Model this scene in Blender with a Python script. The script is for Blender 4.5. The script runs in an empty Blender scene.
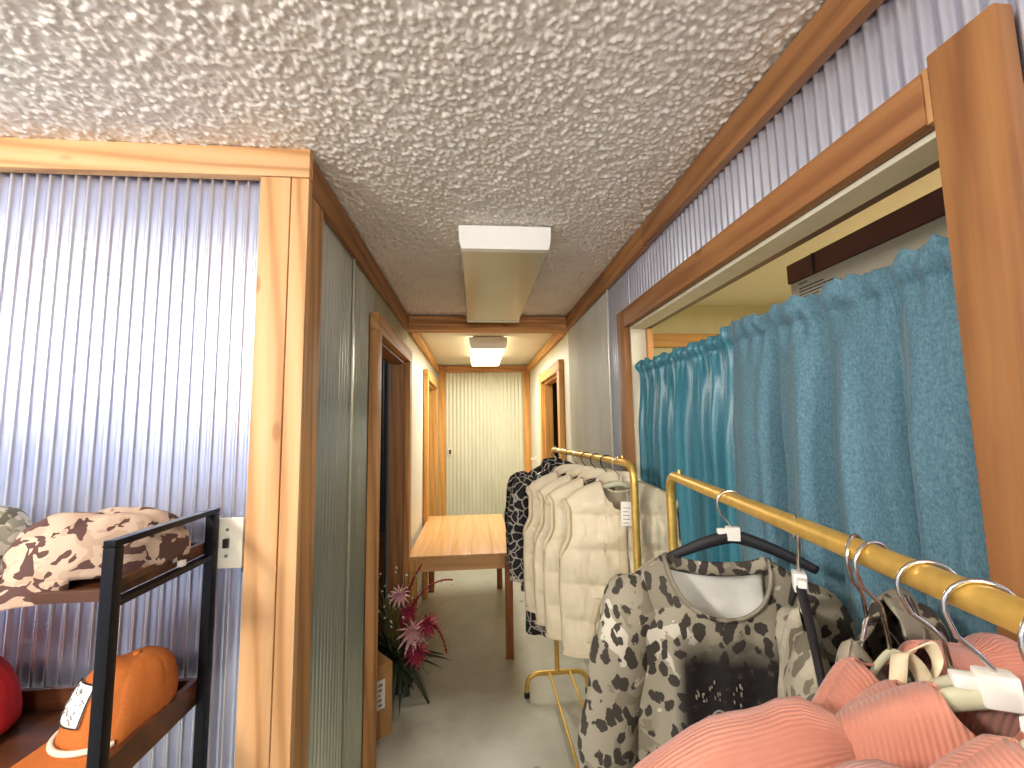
import bpy, bmesh, math, random
from mathutils import Vector, Matrix, noise
random.seed(7)
PI = math.pi
SC = bpy.context.scene
COL = SC.collection

# ------------------------------------------------------------------ helpers
def lin(c):
    if isinstance(c, str):
        c = [int(c[i:i + 2], 16) for i in (0, 2, 4)]
    r = []
    for v in c[:3]:
        v = v / 255.0
        r.append(v / 12.92 if v <= 0.04045 else ((v + 0.055) / 1.055) ** 2.4)
    return (r[0], r[1], r[2], 1.0)

class NT:
    def __init__(self, name):
        self.m = bpy.data.materials.new(name); self.m.use_nodes = True
        self.t = self.m.node_tree; self.b = self.t.nodes['Principled BSDF']
    def n(self, kind, **kw):
        o = self.t.nodes.new(kind)
        for k, v in kw.items():
            if k.startswith('i_'):
                o.inputs[k[2:].replace('_', ' ')].default_value = v
            else:
                setattr(o, k, v)
        return o
    def l(self, a, b): self.t.links.new(a, b)
    def coord(self, out='Object', scale=(1, 1, 1), rot=(0, 0, 0)):
        c = self.n('ShaderNodeTexCoord'); mp = self.n('ShaderNodeMapping')
        mp.inputs['Scale'].default_value = scale; mp.inputs['Rotation'].default_value = rot
        self.l(c.outputs[out], mp.inputs['Vector']); return mp.outputs['Vector']
    def noise(self, vec, scale, detail=4, rough=0.55, dist=0.0):
        o = self.n('ShaderNodeTexNoise'); self.l(vec, o.inputs['Vector'])
        o.inputs['Scale'].default_value = scale; o.inputs['Detail'].default_value = detail
        o.inputs['Roughness'].default_value = rough; o.inputs['Distortion'].default_value = dist
        return o.outputs['Fac']
    def ramp(self, fac, stops, interp='LINEAR'):
        o = self.n('ShaderNodeValToRGB'); r = o.color_ramp; r.interpolation = interp
        while len(r.elements) < len(stops): r.elements.new(0.5)
        for e, (p, c) in zip(r.elements, stops):
            e.position = p; e.color = c if len(c) == 4 and not isinstance(c, str) else lin(c)
        self.l(fac, o.inputs['Fac']); return o.outputs['Color']
    def mix(self, fac, a, b, mode='MIX'):
        o = self.n('ShaderNodeMix', data_type='RGBA', blend_type=mode)
        for s, v in ((o.inputs[0], fac), (o.inputs[6], a), (o.inputs[7], b)):
            if hasattr(v, 'links') or hasattr(v, 'is_linked'): self.l(v, s)
            else: s.default_value = v
        return o.outputs[2]
    def math(self, op, a, b=None):
        o = self.n('ShaderNodeMath', operation=op)
        for i, v in enumerate((a, b)):
            if v is None: continue
            if hasattr(v, 'is_linked'): self.l(v, o.inputs[i])
            else: o.inputs[i].default_value = v
        return o.outputs[0]
    def bump(self, h, strength=0.5, dist=0.005):
        o = self.n('ShaderNodeBump'); o.inputs['Strength'].default_value = strength
        o.inputs['Distance'].default_value = dist
        self.l(h, o.inputs['Height']); self.l(o.outputs['Normal'], self.b.inputs['Normal']); return o
    def base(self, c):
        if hasattr(c, 'is_linked'): self.l(c, self.b.inputs['Base Color'])
        else: self.b.inputs['Base Color'].default_value = c
    def set(self, **kw):
        for k, v in kw.items():
            s = self.b.inputs[k.replace('_', ' ')]
            if hasattr(v, 'is_linked'): self.l(v, s)
            else: s.default_value = v
        return self

def mat_wood(name, light, mid, dark, axis, rough=0.6, seed=0.0, freq=1.0, contrast=1.0):
    t = NT(name)
    s = [22 * freq] * 3; s[axis] = 1.1 * freq
    v = t.coord('Object', tuple(s)); 
    mp = t.n('ShaderNodeMapping'); mp.inputs['Location'].default_value = (seed, seed * 1.7, seed * .6); t.l(v, mp.inputs['Vector']); v = mp.outputs['Vector']
    a = t.noise(v, 1.0, 6, 0.6, 1.2)
    s2 = [5.0] * 3; s2[axis] = .9
    b = t.noise(t.coord('Object', tuple(s2)), 1.0, 3, 0.5, 2.5)
    w = t.n('ShaderNodeTexWave', wave_type='BANDS', bands_direction='DIAGONAL')
    s3 = [9 * freq] * 3; s3[axis] = .6
    t.l(t.coord('Object', tuple(s3)), w.inputs['Vector'])
    w.inputs['Scale'].default_value = 1.0; w.inputs['Distortion'].default_value = 7; w.inputs['Detail'].default_value = 2; w.inputs['Detail Scale'].default_value = .7
    c1 = t.ramp(a, [(0.3, dark), (0.5, mid), (0.68, light)])
    c2 = t.ramp(b, [(0.3, mid), (0.62, light)])
    c = t.mix(0.45, c1, c2)
    c3 = t.ramp(w.outputs['Fac'], [(0.0, dark), (0.25, mid), (1.0, light)])
    c = t.mix(0.3 * contrast, c, c3)
    s4 = [6.0] * 3; s4[axis] = 2.6
    vo = t.n('ShaderNodeTexVoronoi'); t.l(t.coord('Object', tuple(s4)), vo.inputs['Vector']); vo.inputs['Scale'].default_value = 1.0
    kn = t.ramp(vo.outputs['Distance'], [(0.0, (1, 1, 1, 1)), (0.055, (1, 1, 1, 1)), (0.10, (0, 0, 0, 1))])
    c = t.mix(t.math('MULTIPLY', kn, 0.75), c, lin(dark))
    t.base(c); t.set(Roughness=rough)
    t.bump(a, 0.25, 0.002)
    return t.m

def mat_simple(name, col, rough=0.5, metal=0.0, nscale=0, namt=0.1, bump=0, **kw):
    t = NT(name); c = lin(col)
    v = t.coord()
    f = t.noise(v, nscale or 30, 4)
    d = tuple(x * (1 - namt) for x in c[:3]) + (1,); e = tuple(min(1, x * (1 + namt)) for x in c[:3]) + (1,)
    t.base(t.ramp(f, [(0.3, d), (0.7, e)])); t.set(Roughness=rough, Metallic=metal, **kw)
    if bump: t.bump(f, 0.6, bump)
    return t.m

def mat_corr(name, c1, c2, rough=0.38, metal=1.0, var=0.08):
    t = NT(name); v = t.coord('Object', (1, 1, .3))
    f = t.noise(v, 6, 5)
    t.base(t.ramp(f, [(0.3, c1), (0.7, c2)])); t.set(Metallic=metal)
    r = t.n('ShaderNodeMapRange'); t.l(t.noise(t.coord(), 3, 5), r.inputs['Value']); r.inputs['To Min'].default_value = rough - var; r.inputs['To Max'].default_value = rough + var
    t.set(Roughness=r.outputs['Result'])
    return t.m

def mat_camo(name, cols, scale, stretch=(1, 1, 1), rough=0.9, thr=(0.5, 0.58)):
    t = NT(name); v = t.coord('Object', stretch)
    a = t.noise(v, scale, 2, 0.5, 0.6)
    c = t.ramp(a, [(0.0, cols[0]), (thr[0], cols[1])], 'CONSTANT')
    mp = t.n('ShaderNodeMapping'); mp.inputs['Location'].default_value = (3.1, 5.2, 1.3); t.l(v, mp.inputs['Vector'])
    b = t.noise(mp.outputs['Vector'], scale * 1.2, 2, 0.5, 0.6)
    m = t.ramp(b, [(0.0, (0, 0, 0, 1)), (thr[1], (1, 1, 1, 1))], 'CONSTANT')
    c = t.mix(m, c, lin(cols[2]))
    w = t.noise(t.coord('Object', (1, 1, 1)), 700, 2)
    t.base(c); t.set(Roughness=rough); t.bump(w, 0.15, 0.001)
    return t.m

def mat_leopard(name, base1, base2, base3, spot, scale=42, print_box=None):
    t = NT(name)
    n0 = t.n('ShaderNodeTexNoise'); c0 = t.coord(); t.l(c0, n0.inputs['Vector']); n0.inputs['Scale'].default_value = 22; n0.inputs['Detail'].default_value = 3
    add = t.n('ShaderNodeVectorMath', operation='MULTIPLY_ADD'); t.l(n0.outputs['Color'], add.inputs[0]); add.inputs[1].default_value = (.045, .045, .05); t.l(c0, add.inputs[2])
    mp = t.n('ShaderNodeMapping'); mp.inputs['Scale'].default_value = (1.0, .5, .62); mp.inputs['Rotation'].default_value = (0, .3, 0); t.l(add.outputs[0], mp.inputs['Vector'])
    vo = t.n('ShaderNodeTexVoronoi'); t.l(mp.outputs['Vector'], vo.inputs['Vector']); vo.inputs['Scale'].default_value = scale; vo.inputs['Randomness'].default_value = .8
    b = t.noise(c0, 13, 3, 0.55, .8)
    c = t.ramp(b, [(0.0, base3), (0.42, base2), (0.62, base1)], 'CONSTANT')
    th = t.math('ADD', vo.outputs['Distance'], t.math('MULTIPLY', t.noise(c0, 30, 2), 0.55))
    m = t.ramp(th, [(0.0, (1, 1, 1, 1)), (0.665, (1, 1, 1, 1)), (0.70, (0, 0, 0, 1))])
    c = t.mix(m, c, lin(spot))
    if print_box:
        x0, x1, z0, z1 = print_box
        sp = t.n('ShaderNodeSeparateXYZ'); t.l(c0, sp.inputs[0])
        def band(o, a, bb, f):
            r1 = t.n('ShaderNodeMapRange'); t.l(o, r1.inputs[0]); r1.inputs[1].default_value = a - f; r1.inputs[2].default_value = a + f
            r2 = t.n('ShaderNodeMapRange'); t.l(o, r2.inputs[0]); r2.inputs[1].default_value = bb + f; r2.inputs[2].default_value = bb - f
            return t.math('MULTIPLY', r1.outputs[0], r2.outputs[0])
        k = t.math('MULTIPLY', band(sp.outputs[0], x0, x1, .012), band(sp.outputs[2], z0, z1, .03))
        dk = t.ramp(t.noise(c0, 60, 4, .6), [(0.45, '100b0b'), (0.62, '1c1614'), (0.74, '4a4138')])
        c = t.mix(k, c, dk)
    t.base(c); t.set(Roughness=.9); t.bump(t.noise(c0, 500, 2), 0.15, .001)
    return t.m

def mat_giraffe(name):
    t = NT(name); c0 = t.coord()
    n0 = t.n('ShaderNodeTexNoise'); t.l(c0, n0.inputs['Vector']); n0.inputs['Scale'].default_value = 16
    add = t.n('ShaderNodeVectorMath', operation='MULTIPLY_ADD'); t.l(n0.outputs['Color'], add.inputs[0]); add.inputs[1].default_value = (.05, .05, .05); t.l(c0, add.inputs[2])
    vo = t.n('ShaderNodeTexVoronoi', feature='DISTANCE_TO_EDGE'); t.l(add.outputs[0], vo.inputs['Vector']); vo.inputs['Scale'].default_value = 19
    t.base(t.ramp(vo.outputs['Distance'], [(0.0, 'b5ada0'), (0.045, '9a9286'), (0.075, '17151a'), (1, '1a171b')]))
    t.set(Roughness=.85); return t.m

def mat_knit(name, c1, c2, pitch):
    t = NT(name); uv = t.coord('UV')
    sp = t.n('ShaderNodeSeparateXYZ'); t.l(uv, sp.inputs[0])
    s = t.math('SINE', t.math('MULTIPLY', sp.outputs[0], 2 * PI / pitch))
    h = t.math('MULTIPLY', s, .5)
    fz = t.noise(t.coord(), 260, 3)
    h = t.math('ADD', h, t.math('MULTIPLY', fz, .5))
    f = t.noise(t.coord(), 9, 3)
    t.base(t.ramp(f, [(0.3, c1), (0.7, c2)])); t.set(Roughness=.95, Sheen_Weight=.25, Sheen_Roughness=.5)
    t.bump(h, 0.45, .0022); return t.m

class MB:
    """collects shapes, then links them as ONE mesh object"""
    def __init__(self): self.bm = bmesh.new(); self.uv = self.bm.loops.layers.uv.new('UVMap')
    def box(self, x0, x1, y0, y1, z0, z1, bev=0.0, M=None):
        vs = [self.bm.verts.new((x, y, z)) for x in (x0, x1) for y in (y0, y1) for z in (z0, z1)]
        fs = [self.bm.faces.new([vs[i] for i in q]) for q in ((0, 1, 3, 2), (4, 6, 7, 5), (0, 4, 5, 1), (2, 3, 7, 6), (0, 2, 6, 4), (1, 5, 7, 3))]
        if bev:
            es = list({e for f in fs for e in f.edges})
            r = bmesh.ops.bevel(self.bm, geom=es, offset=bev, segments=2, affect='EDGES', profile=.6)
            vs = list({v for f in r['faces'] for v in f.verts} | {v for v in vs if v.is_valid})
        if M is not None: bmesh.ops.transform(self.bm, matrix=M, verts=[v for v in vs if v.is_valid])
        return self
    def prism(self, prof, axis, a, b):
        """closed profile extruded along an axis (0,1,2); profile gives the other two coordinates in order"""
        def P(p, t):
            c = list(p); c.insert(axis, t); return tuple(c)
        A = [self.bm.verts.new(P(p, a)) for p in prof]; B = [self.bm.verts.new(P(p, b)) for p in prof]
        n = len(prof)
        for i in range(n): self.bm.faces.new((A[i], A[(i + 1) % n], B[(i + 1) % n], B[i]))
        self.bm.faces.new(A[::-1]); self.bm.faces.new(B)
        return self
    def tube(self, pts, r, seg=10, closed=False, caps=True, flat=None):
        pts = [Vector(p) for p in pts]; n = len(pts)
        rad = r if callable(r) else (lambda t: r)
        rings = []; up = None; L = 0; last = None
        for i, p in enumerate(pts):
            d = (pts[(i + 1) % n] - pts[i - 1]) if closed else (pts[min(i + 1, n - 1)] - pts[max(i - 1, 0)])
            d = d.normalized() if d.length > 1e-9 else Vector((0, 0, 1))
            if up is None:
                up = Vector((0, 0, 1)) if abs(d.z) < .9 else Vector((0, 1, 0))
            a = (up - d * up.dot(d)); a = a.normalized() if a.length > 1e-6 else d.orthogonal().normalized()
            b = d.cross(a); up = a
            t = i / max(1, n - 1); rr = rad(t)
            fa, fb = flat if flat else (1, 1)
            ring = [self.bm.verts.new(p + a * (math.cos(2 * PI * k / seg) * rr * fa) + b * (math.sin(2 * PI * k / seg) * rr * fb)) for k in range(seg)]
            if last is not None: L += (p - last).length
            last = p; rings.append((ring, L, rr))
        m = n if closed else n - 1
        for i in range(m):
            A, la, ra = rings[i]; B, lb, rb = rings[(i + 1) % n]
            for k in range(seg):
                f = self.bm.faces.new((A[k], A[(k + 1) % seg], B[(k + 1) % seg], B[k]))
                us = (k, k + 1, k + 1, k); ls = (la, la, lb, lb)
                for lp, u, l in zip(f.loops, us, ls): lp[self.uv].uv = (u / seg * 2 * PI * max(rad(.3), .03), l)
        if caps and not closed:
            self.bm.faces.new(rings[0][0][::-1]); self.bm.faces.new(rings[-1][0])
        return self
    def lathe(self, prof, seg=24, c=(0, 0, 0)):
        rings = []
        for r, z in prof:
            if r < 1e-6: rings.append([self.bm.verts.new((c[0], c[1], c[2] + z))])
            else: rings.append([self.bm.verts.new((c[0] + r * math.cos(2 * PI * k / seg), c[1] + r * math.sin(2 * PI * k / seg), c[2] + z)) for k in range(seg)])
        for A, B in zip(rings, rings[1:]):
            for k in range(seg):
                k2 = (k + 1) % seg
                if len(A) == 1 and len(B) == 1: continue
                if len(A) == 1: self.bm.faces.new((A[0], B[k2], B[k]))
                elif len(B) == 1: self.bm.faces.new((A[k], A[k2], B[0]))
                else: self.bm.faces.new((A[k], A[k2], B[k2], B[k]))
        return self
    def grid(self, fn, nu, nv, uvs=None, flip=False):
        V = [[self.bm.verts.new(fn(i / nu, j / nv)) for i in range(nu + 1)] for j in range(nv + 1)]
        for j in range(nv):
            for i in range(nu):
                q = [V[j][i], V[j][i + 1], V[j + 1][i + 1], V[j + 1][i]]
                ij = [(i, j), (i + 1, j), (i + 1, j + 1), (i, j + 1)]
                if flip: q = q[::-1]; ij = ij[::-1]
                try: f = self.bm.faces.new(q)
                except ValueError: continue
                for lp, (a, b) in zip(f.loops, ij):
                    lp[self.uv].uv = uvs(a / nu, b / nv) if uvs else (a / nu, b / nv)
        return self
    def weld(self, d=1e-4):
        bmesh.ops.remove_doubles(self.bm, verts=self.bm.verts, dist=d); return self
    def build(self, name, mat, parent=None, smooth=False, solid=0, sub=0, angle=None, loc=None, off=0):
        bmesh.ops.recalc_face_normals(self.bm, faces=self.bm.faces)
        me = bpy.data.meshes.new(name); self.bm.to_mesh(me); self.bm.free()
        if smooth:
            for p in me.polygons: p.use_smooth = True
            if angle:
                me.set_sharp_from_angle(angle=math.radians(angle))
        me.materials.append(mat)
        o = bpy.data.objects.new(name, me); COL.objects.link(o)
        if parent: o.parent = parent
        if loc: o.location = loc
        if solid:
            md = o.modifiers.new('thickness', 'SOLIDIFY'); md.thickness = solid; md.offset = off
        if sub:
            md = o.modifiers.new('sub', 'SUBSURF'); md.levels = sub; md.render_levels = sub
        return o

def thing(name, label, cat, loc=(0, 0, 0), rz=0.0, group=None):
    o = bpy.data.objects.new(name, None); COL.objects.link(o); o.location = loc; o.rotation_euler = (0, 0, rz)
    o.empty_display_size = .05
    o['label'] = label; o['category'] = cat
    if group: o['group'] = group
    return o
def tag(o, label, cat, group=None):
    o['label'] = label; o['category'] = cat
    if group: o['group'] = group
    return o
def struct(o, label=None, cat=None):
    o['kind'] = 'structure'
    if label: o['label'] = label
    if cat: o['category'] = cat
    return o
def sempty(name, label, cat):
    return struct(thing(name, label, cat), label, cat)
def nz(x, y, z=0.0, s=1.0): return noise.noise(Vector((x * s, y * s, z * s)))

# ------------------------------------------------------------------ materials
X, Y, Z = 0, 1, 2
def woodset(nm, l, m, d, **k): return [mat_wood('%s_%s' % (nm, 'xyz'[a]), l, m, d, a, **k) for a in (0, 1, 2)]
W_LIGHT = woodset('pale_pine_board', 'e6b988', 'd6a068', 'a8703c', seed=1.3, contrast=1.7)
W_TAN = woodset('tan_pine_board', 'd6a066', 'bd8448', '84532a', seed=4.1, contrast=1.5)
W_BROWN = woodset('brown_stained_board', 'ae7a46', '8e5a32', '5e361c', seed=7.7)
W_YELLOW = woodset('yellow_pine_board', 'e2ad62', 'cf9346', 'a06c2c', seed=9.2)
W_TABLE = woodset('pine_table', 'e6b57c', 'd8a266', 'b67e44', seed=2.2, contrast=.5, rough=.35)
W_LEG = woodset('reddish_pine_leg', 'b4703f', '9a5830', '703a1e', seed=3.3, rough=.45)
W_DARK = woodset('dark_walnut_board', '6a3d22', '4a2815', '2a150c', seed=5.5, rough=.4)
M_PAINT = mat_simple('white_painted_jamb', 'dcd3bb', .55, nscale=14, namt=.06)

def mat_popcorn():
    t = NT('popcorn_ceiling'); v = t.coord()
    vo = t.n('ShaderNodeTexVoronoi', feature='SMOOTH_F1'); t.l(v, vo.inputs['Vector']); vo.inputs['Scale'].default_value = 62; vo.inputs['Smoothness'].default_value = .35
    vo.inputs['Randomness'].default_value = 1.0
    n1 = t.noise(v, 90, 4, .6); n2 = t.noise(v, 4, 3)
    h = t.math('SUBTRACT', t.math('MULTIPLY', n1, .8), vo.outputs['Distance'])
    t.base(t.ramp(n2, [(0.3, 'e4dad0'), (0.7, 'efe6dd')])); t.set(Roughness=.95)
    t.bump(h, .5, .006); return t.m
M_POP = mat_popcorn()
M_CEIL2 = mat_simple('smooth_cream_ceiling', 'e6dec8', .9, nscale=60, namt=.05, bump=.004)

def mat_floor():
    t = NT('grey_green_concrete'); v = t.coord()
    a = t.noise(v, 2.2, 6, .6, .6); b = t.noise(v, 11, 5, .6)
    c = t.ramp(a, [(0.3, 'a6a595'), (0.5, 'bbbaaa'), (0.7, 'c9c8b9')])
    c = t.mix(.35, c, t.ramp(b, [(0.3, 'a3a293'), (0.7, 'c4c3b4')]))
    vo = t.n('ShaderNodeTexVoronoi'); t.l(v, vo.inputs['Vector']); vo.inputs['Scale'].default_value = 2.6
    k = t.ramp(vo.outputs['Distance'], [(0.0, (1, 1, 1, 1)), (0.045, (1, 1, 1, 1)), (0.065, (0, 0, 0, 1))])
    c = t.mix(t.math('MULTIPLY', k, .55), c, lin('4f4a3c'))
    t.base(c); r = t.ramp(b, [(0.3, (.28, .28, .28, 1)), (0.7, (.45, .45, .45, 1))]); t.set(Roughness=r)
    t.bump(b, .1, .003); return t.m
M_FLOOR = mat_floor()
M_CORR_W = mat_corr('corrugated_steel_cool', 'cdd2e6', 'dfe3f2', .30, metal=.9)
M_CORR_G = mat_corr('corrugated_steel_grey', 'bfc1b4', 'd0d2c6', .42)
M_CORR_R = mat_corr('corrugated_steel_pale', 'd2d1c6', 'e0dfd4', .5, metal=.7)
M_CORR_P = mat_corr('corrugated_sheet_pale', 'd6d6bd', 'e2e2cb', .45, metal=.25)
M_WHITEWALL = mat_corr('white_ribbed_panel', 'dcd9c6', 'e6e3d2', .5, metal=.1)
M_YWALL = mat_simple('pale_yellow_plaster', 'd9cfa6', .85, nscale=8, namt=.05)
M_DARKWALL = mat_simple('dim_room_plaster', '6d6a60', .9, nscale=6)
M_GOLD = mat_simple('brushed_gold_tube', 'e6bd62', .42, .65, nscale=40, namt=.12)
M_BLACK = mat_simple('black_steel', '15151b', .4, .6, nscale=30)
M_CHROME = mat_simple('chrome_wire', 'cfcac2', .2, 1.0, nscale=30, namt=.05)
M_BLKPL = mat_simple('black_velvet_hanger', '17151a', .6, nscale=50)
M_WHPL = mat_simple('white_plastic', 'efece2', .4, nscale=20, namt=.04)
M_PALEH = mat_simple('pale_sage_padding', 'c6c4a4', .6, nscale=20, namt=.05)
M_LENS = mat_simple('beige_acrylic_lens', 'd3c8a4', .3, nscale=5, namt=.04)
M_LENSCAP = mat_simple('white_lens_end', 'fbf8f2', .35, nscale=5, namt=.02)
M_CARD = mat_simple('brown_cardboard', 'b98a55', .85, nscale=25, namt=.1)
M_GREYBOX = mat_simple('pale_grey_carton', 'b7ae98', .8, nscale=12, namt=.05)
M_LID = mat_simple('dark_brown_lid', '5a2a18', .6, nscale=12, namt=.1)
M_INK = mat_simple('dark_ink', '2a2622', .8, nscale=20)
M_GREYINK = mat_simple('grey_ink', '8f8a84', .8, nscale=20)
M_PAPER = mat_simple('white_paper', 'f0ece2', .7, nscale=20, namt=.03)
M_PLATE = mat_simple('ivory_switch_plate', 'e9e4d2', .35, nscale=10, namt=.03)
M_STEEL = mat_simple('screw_steel', '8f8c84', .35, .9, nscale=60)
M_DARKMETAL = mat_simple('dark_latch', '4a463c', .4, .8, nscale=60)

def mat_curtain(name, c1, c2, c3, sheen, rough):
    t = NT(name); v = t.coord('Object', (1, 1, .35))
    a = t.noise(v, 330, 3, .7); b = t.noise(t.coord('Object', (1, 1, 1)), 150, 4, .65); d = t.noise(t.coord(), 5, 3)
    c = t.ramp(a, [(0.3, c1), (0.5, c2), (0.72, c3)])
    c = t.mix(.4, c, t.ramp(b, [(0.32, c1), (0.68, c3)]))
    t.base(c); t.set(Roughness=rough, Sheen_Weight=sheen, Sheen_Roughness=.4); t.bump(b, .25, .002); return t.m
M_CUR_A = mat_curtain('teal_satin_curtain', '2c6878', '38798b', '498a9b', .08, .34)
M_CUR_B = mat_curtain('heathered_blue_curtain', '3a6070', '527a89', '7496a3', .2, .8)

M_CAMO_BR = mat_camo('brown_camo_twill', ('c9ae98', 'b99e88', '5a3e38'), 19, (1, 1, 1.1), thr=(.5, .532))
M_CAMO_GR = mat_camo('sage_camo_twill', ('d8d2c2', 'a9a48f', '6d6a58'), 24, (1, 1, 1.1), thr=(.52, .56))
M_RUST = mat_simple('rust_orange_twill', 'c06a28', .85, nscale=300, namt=.1, bump=.001)
M_ROPE = mat_simple('cream_rope', 'ead9c0', .8, nscale=200, namt=.08)
M_RED = mat_simple('red_twill', 'c01c20', .85, nscale=200)
M_PINKF = mat_simple('pink_fabric', 'c83a58', .85, nscale=200)
M_CREAM = mat_simple('cream_puffer_nylon', 'e3d4b6', .6, nscale=22, namt=.04, bump=.006)
M_CREAM2 = mat_simple('cream_binding', 'd6c6a6', .7, nscale=60, namt=.05)
M_LEO = mat_leopard('grey_leopard_knit', 'bdb5a4', '918976', '7d7563', '38322a', 45, (-.085, .165, -.62, -.275))
M_LEO_S = mat_leopard('grey_leopard_sleeve', 'bdb5a4', '918976', '7d7563', '38322a', 43)
M_LEO2 = mat_leopard('washed_leopard_jersey', 'd3ccb8', 'aaa28d', 'b5ad97', '6f6856', 36)
M_LINING = mat_simple('ivory_lining', 'f6f3e8', .85, nscale=60, namt=.03)
M_GIR = mat_giraffe('black_crackle_print')
M_KNIT = mat_knit('coral_pink_rib_knit', 'bb7661', 'c68570', .0052)
M_TAGC = mat_simple('cream_ribbon_tag', 'e2d2ae', .7, nscale=40)

# ------------------------------------------------------------------ room shell
CEIL = 2.575
XL, XR = -.52, .75            # faces of the boards on the two corridor walls
YC = 1.325                    # plane of the corrugated wall facing the camera
YB, YE = 3.35, 5.85           # beam, end wall

m = MB(); m.box(-3.2, 3.0, -4.0, 7.0, -.08, 0); struct(m.build('floor', M_FLOOR), 'grey green painted concrete floor', 'floor')
import numpy as np
def popcorn_ceiling(x0, x1, y0, y1, nx, ny):
    rg = np.random.default_rng(3)
    ys = y0 + (y1 - y0) * np.linspace(0, 1, ny) ** 1.25; xs = np.linspace(x0, x1, nx)
    h = np.zeros((ny, nx))
    n = int((x1 - x0) * (y1 - y0) / .00017)
    cx = rg.uniform(x0, x1, n); cy = rg.uniform(y0, y1, n); rr = rg.uniform(.0045, .0105, n); hh = rr * rg.uniform(.45, .85, n)
    dx = xs[1] - xs[0]
    for k in range(n):
        r = rr[k]; i0 = max(0, int((cx[k] - r - x0) / dx)); i1 = min(nx, int((cx[k] + r - x0) / dx) + 2)
        j0 = max(0, np.searchsorted(ys, cy[k] - r)); j1 = np.searchsorted(ys, cy[k] + r)
        if j1 <= j0 or i1 <= i0: continue
        d2 = ((xs[i0:i1][None, :] - cx[k]) ** 2 + (ys[j0:j1][:, None] - cy[k]) ** 2) / (r * r)
        b = hh[k] * np.sqrt(np.clip(1 - d2, 0, 1))
        h[j0:j1, i0:i1] = np.maximum(h[j0:j1, i0:i1], b)
    XX, YY = np.meshgrid(xs, ys); co = np.stack([XX, YY, CEIL - h], -1).reshape(-1, 3)
    idx = np.arange(nx * ny).reshape(ny, nx)
    q = np.stack([idx[:-1, :-1], idx[1:, :-1], idx[1:, 1:], idx[:-1, 1:]], -1).reshape(-1, 4)
    # outer slab: back part, sides and a top
    e = [(-3.2, -4, CEIL), (.95, -4, CEIL), (.95, YB, CEIL), (-3.2, YB, CEIL), (x0, y0, CEIL), (x1, y0, CEIL), (x1, y1, CEIL), (x0, y1, CEIL), (-3.2, -4, CEIL + .1), (.95, -4, CEIL + .1), (.95, YB, CEIL + .1), (-3.2, YB, CEIL + .1)]
    o = len(co); ef = [(0, 4, 5, 1), (1, 5, 6, 2), (2, 6, 7, 3), (3, 7, 4, 0), (8, 9, 10, 11), (0, 1, 9, 8), (1, 2, 10, 9), (2, 3, 11, 10), (3, 0, 8, 11)]
    me = bpy.data.meshes.new('ceiling')
    me.from_pydata(co.tolist() + e, [], q.tolist() + [tuple(i + o for i in f) for f in ef])
    me.polygons.foreach_set('use_smooth', [True] * len(q) + [False] * len(ef))
    me.materials.append(M_POP); ob = bpy.data.objects.new('ceiling', me); COL.objects.link(ob); return ob
struct(popcorn_ceiling(-1.9, .80, .42, YB - .04, 620, 620), 'popcorn textured white ceiling over front half', 'ceiling')
m = MB(); m.box(-.75, .95, YB, 6.1, CEIL - .03, CEIL + .1); struct(m.build('ceiling', M_CEIL2), 'cream ceiling at the far end beyond the beam', 'ceiling')

def corr(m, axis, a, b, face, back, z0, z1, period, amp, spp=10, phase=0.0):
    """corrugated sheet with a flat back: axis 0 runs in X (faces -Y), axis 1 runs in Y"""
    n = max(2, int((b - a) / period * spp)); s = 1 if face > back else -1
    prof = []
    for i in range(n + 1):
        t = a + (b - a) * i / n
        w = amp * math.sin(2 * PI * t / period + phase)
        prof.append((t, face + s * (w - amp)) if axis == 0 else (face + s * (w - amp), t))
    if axis == 0: prof += [(b, back), (a, back)]
    else: prof += [(back, b), (back, a)]
    m.prism(prof, 2, z0, z1)

# wall facing the camera, to the left
m = MB(); corr(m, 0, -3.2, -.56, YC + .012, YC + .11, 0, CEIL, .0362, .0105, 16)
struct(m.build('wall_front', M_CORR_W, smooth=True, angle=50), 'cool silver corrugated metal wall at left', 'wall')
# left corridor wall, split round its two doorways
D1a, D1b, D1h = 2.25, 3.22, 2.185
D2a, D2b, D2h = 4.5, 5.55, 2.19
m = MB(); corr(m, 1, 1.46, 1.86, XL - .015, -.64, 0, CEIL, .034, .009); corr(m, 1, 1.863, D1a, XL - .015, -.64, 0, CEIL, .034, .009)
corr(m, 1, D1a, D1b, XL - .015, -.64, D1h, CEIL, .034, .004, 6); corr(m, 1, D1b, YB, XL - .015, -.64, 0, CEIL, .034, .003, 6)
m.box(XL - .012, XL - .006, 1.855, 1.868, 0, CEIL)
struct(m.build('wall_left', M_CORR_G, smooth=True, angle=50), 'grey corrugated metal wall left of the corridor', 'wall')
m = MB(); corr(m, 1, YB, D2a, XL - .015, -.64, 0, CEIL, .09, .003, 8); corr(m, 1, D2a, D2b, XL - .015, -.64, D2h, CEIL, .09, .003, 8); corr(m, 1, D2b, YE + .1, XL - .015, -.64, 0, CEIL, .09, .003, 8)
struct(m.build('wall_left', M_WHITEWALL, smooth=True, angle=50), 'white ribbed wall left of the table', 'wall')
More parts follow.
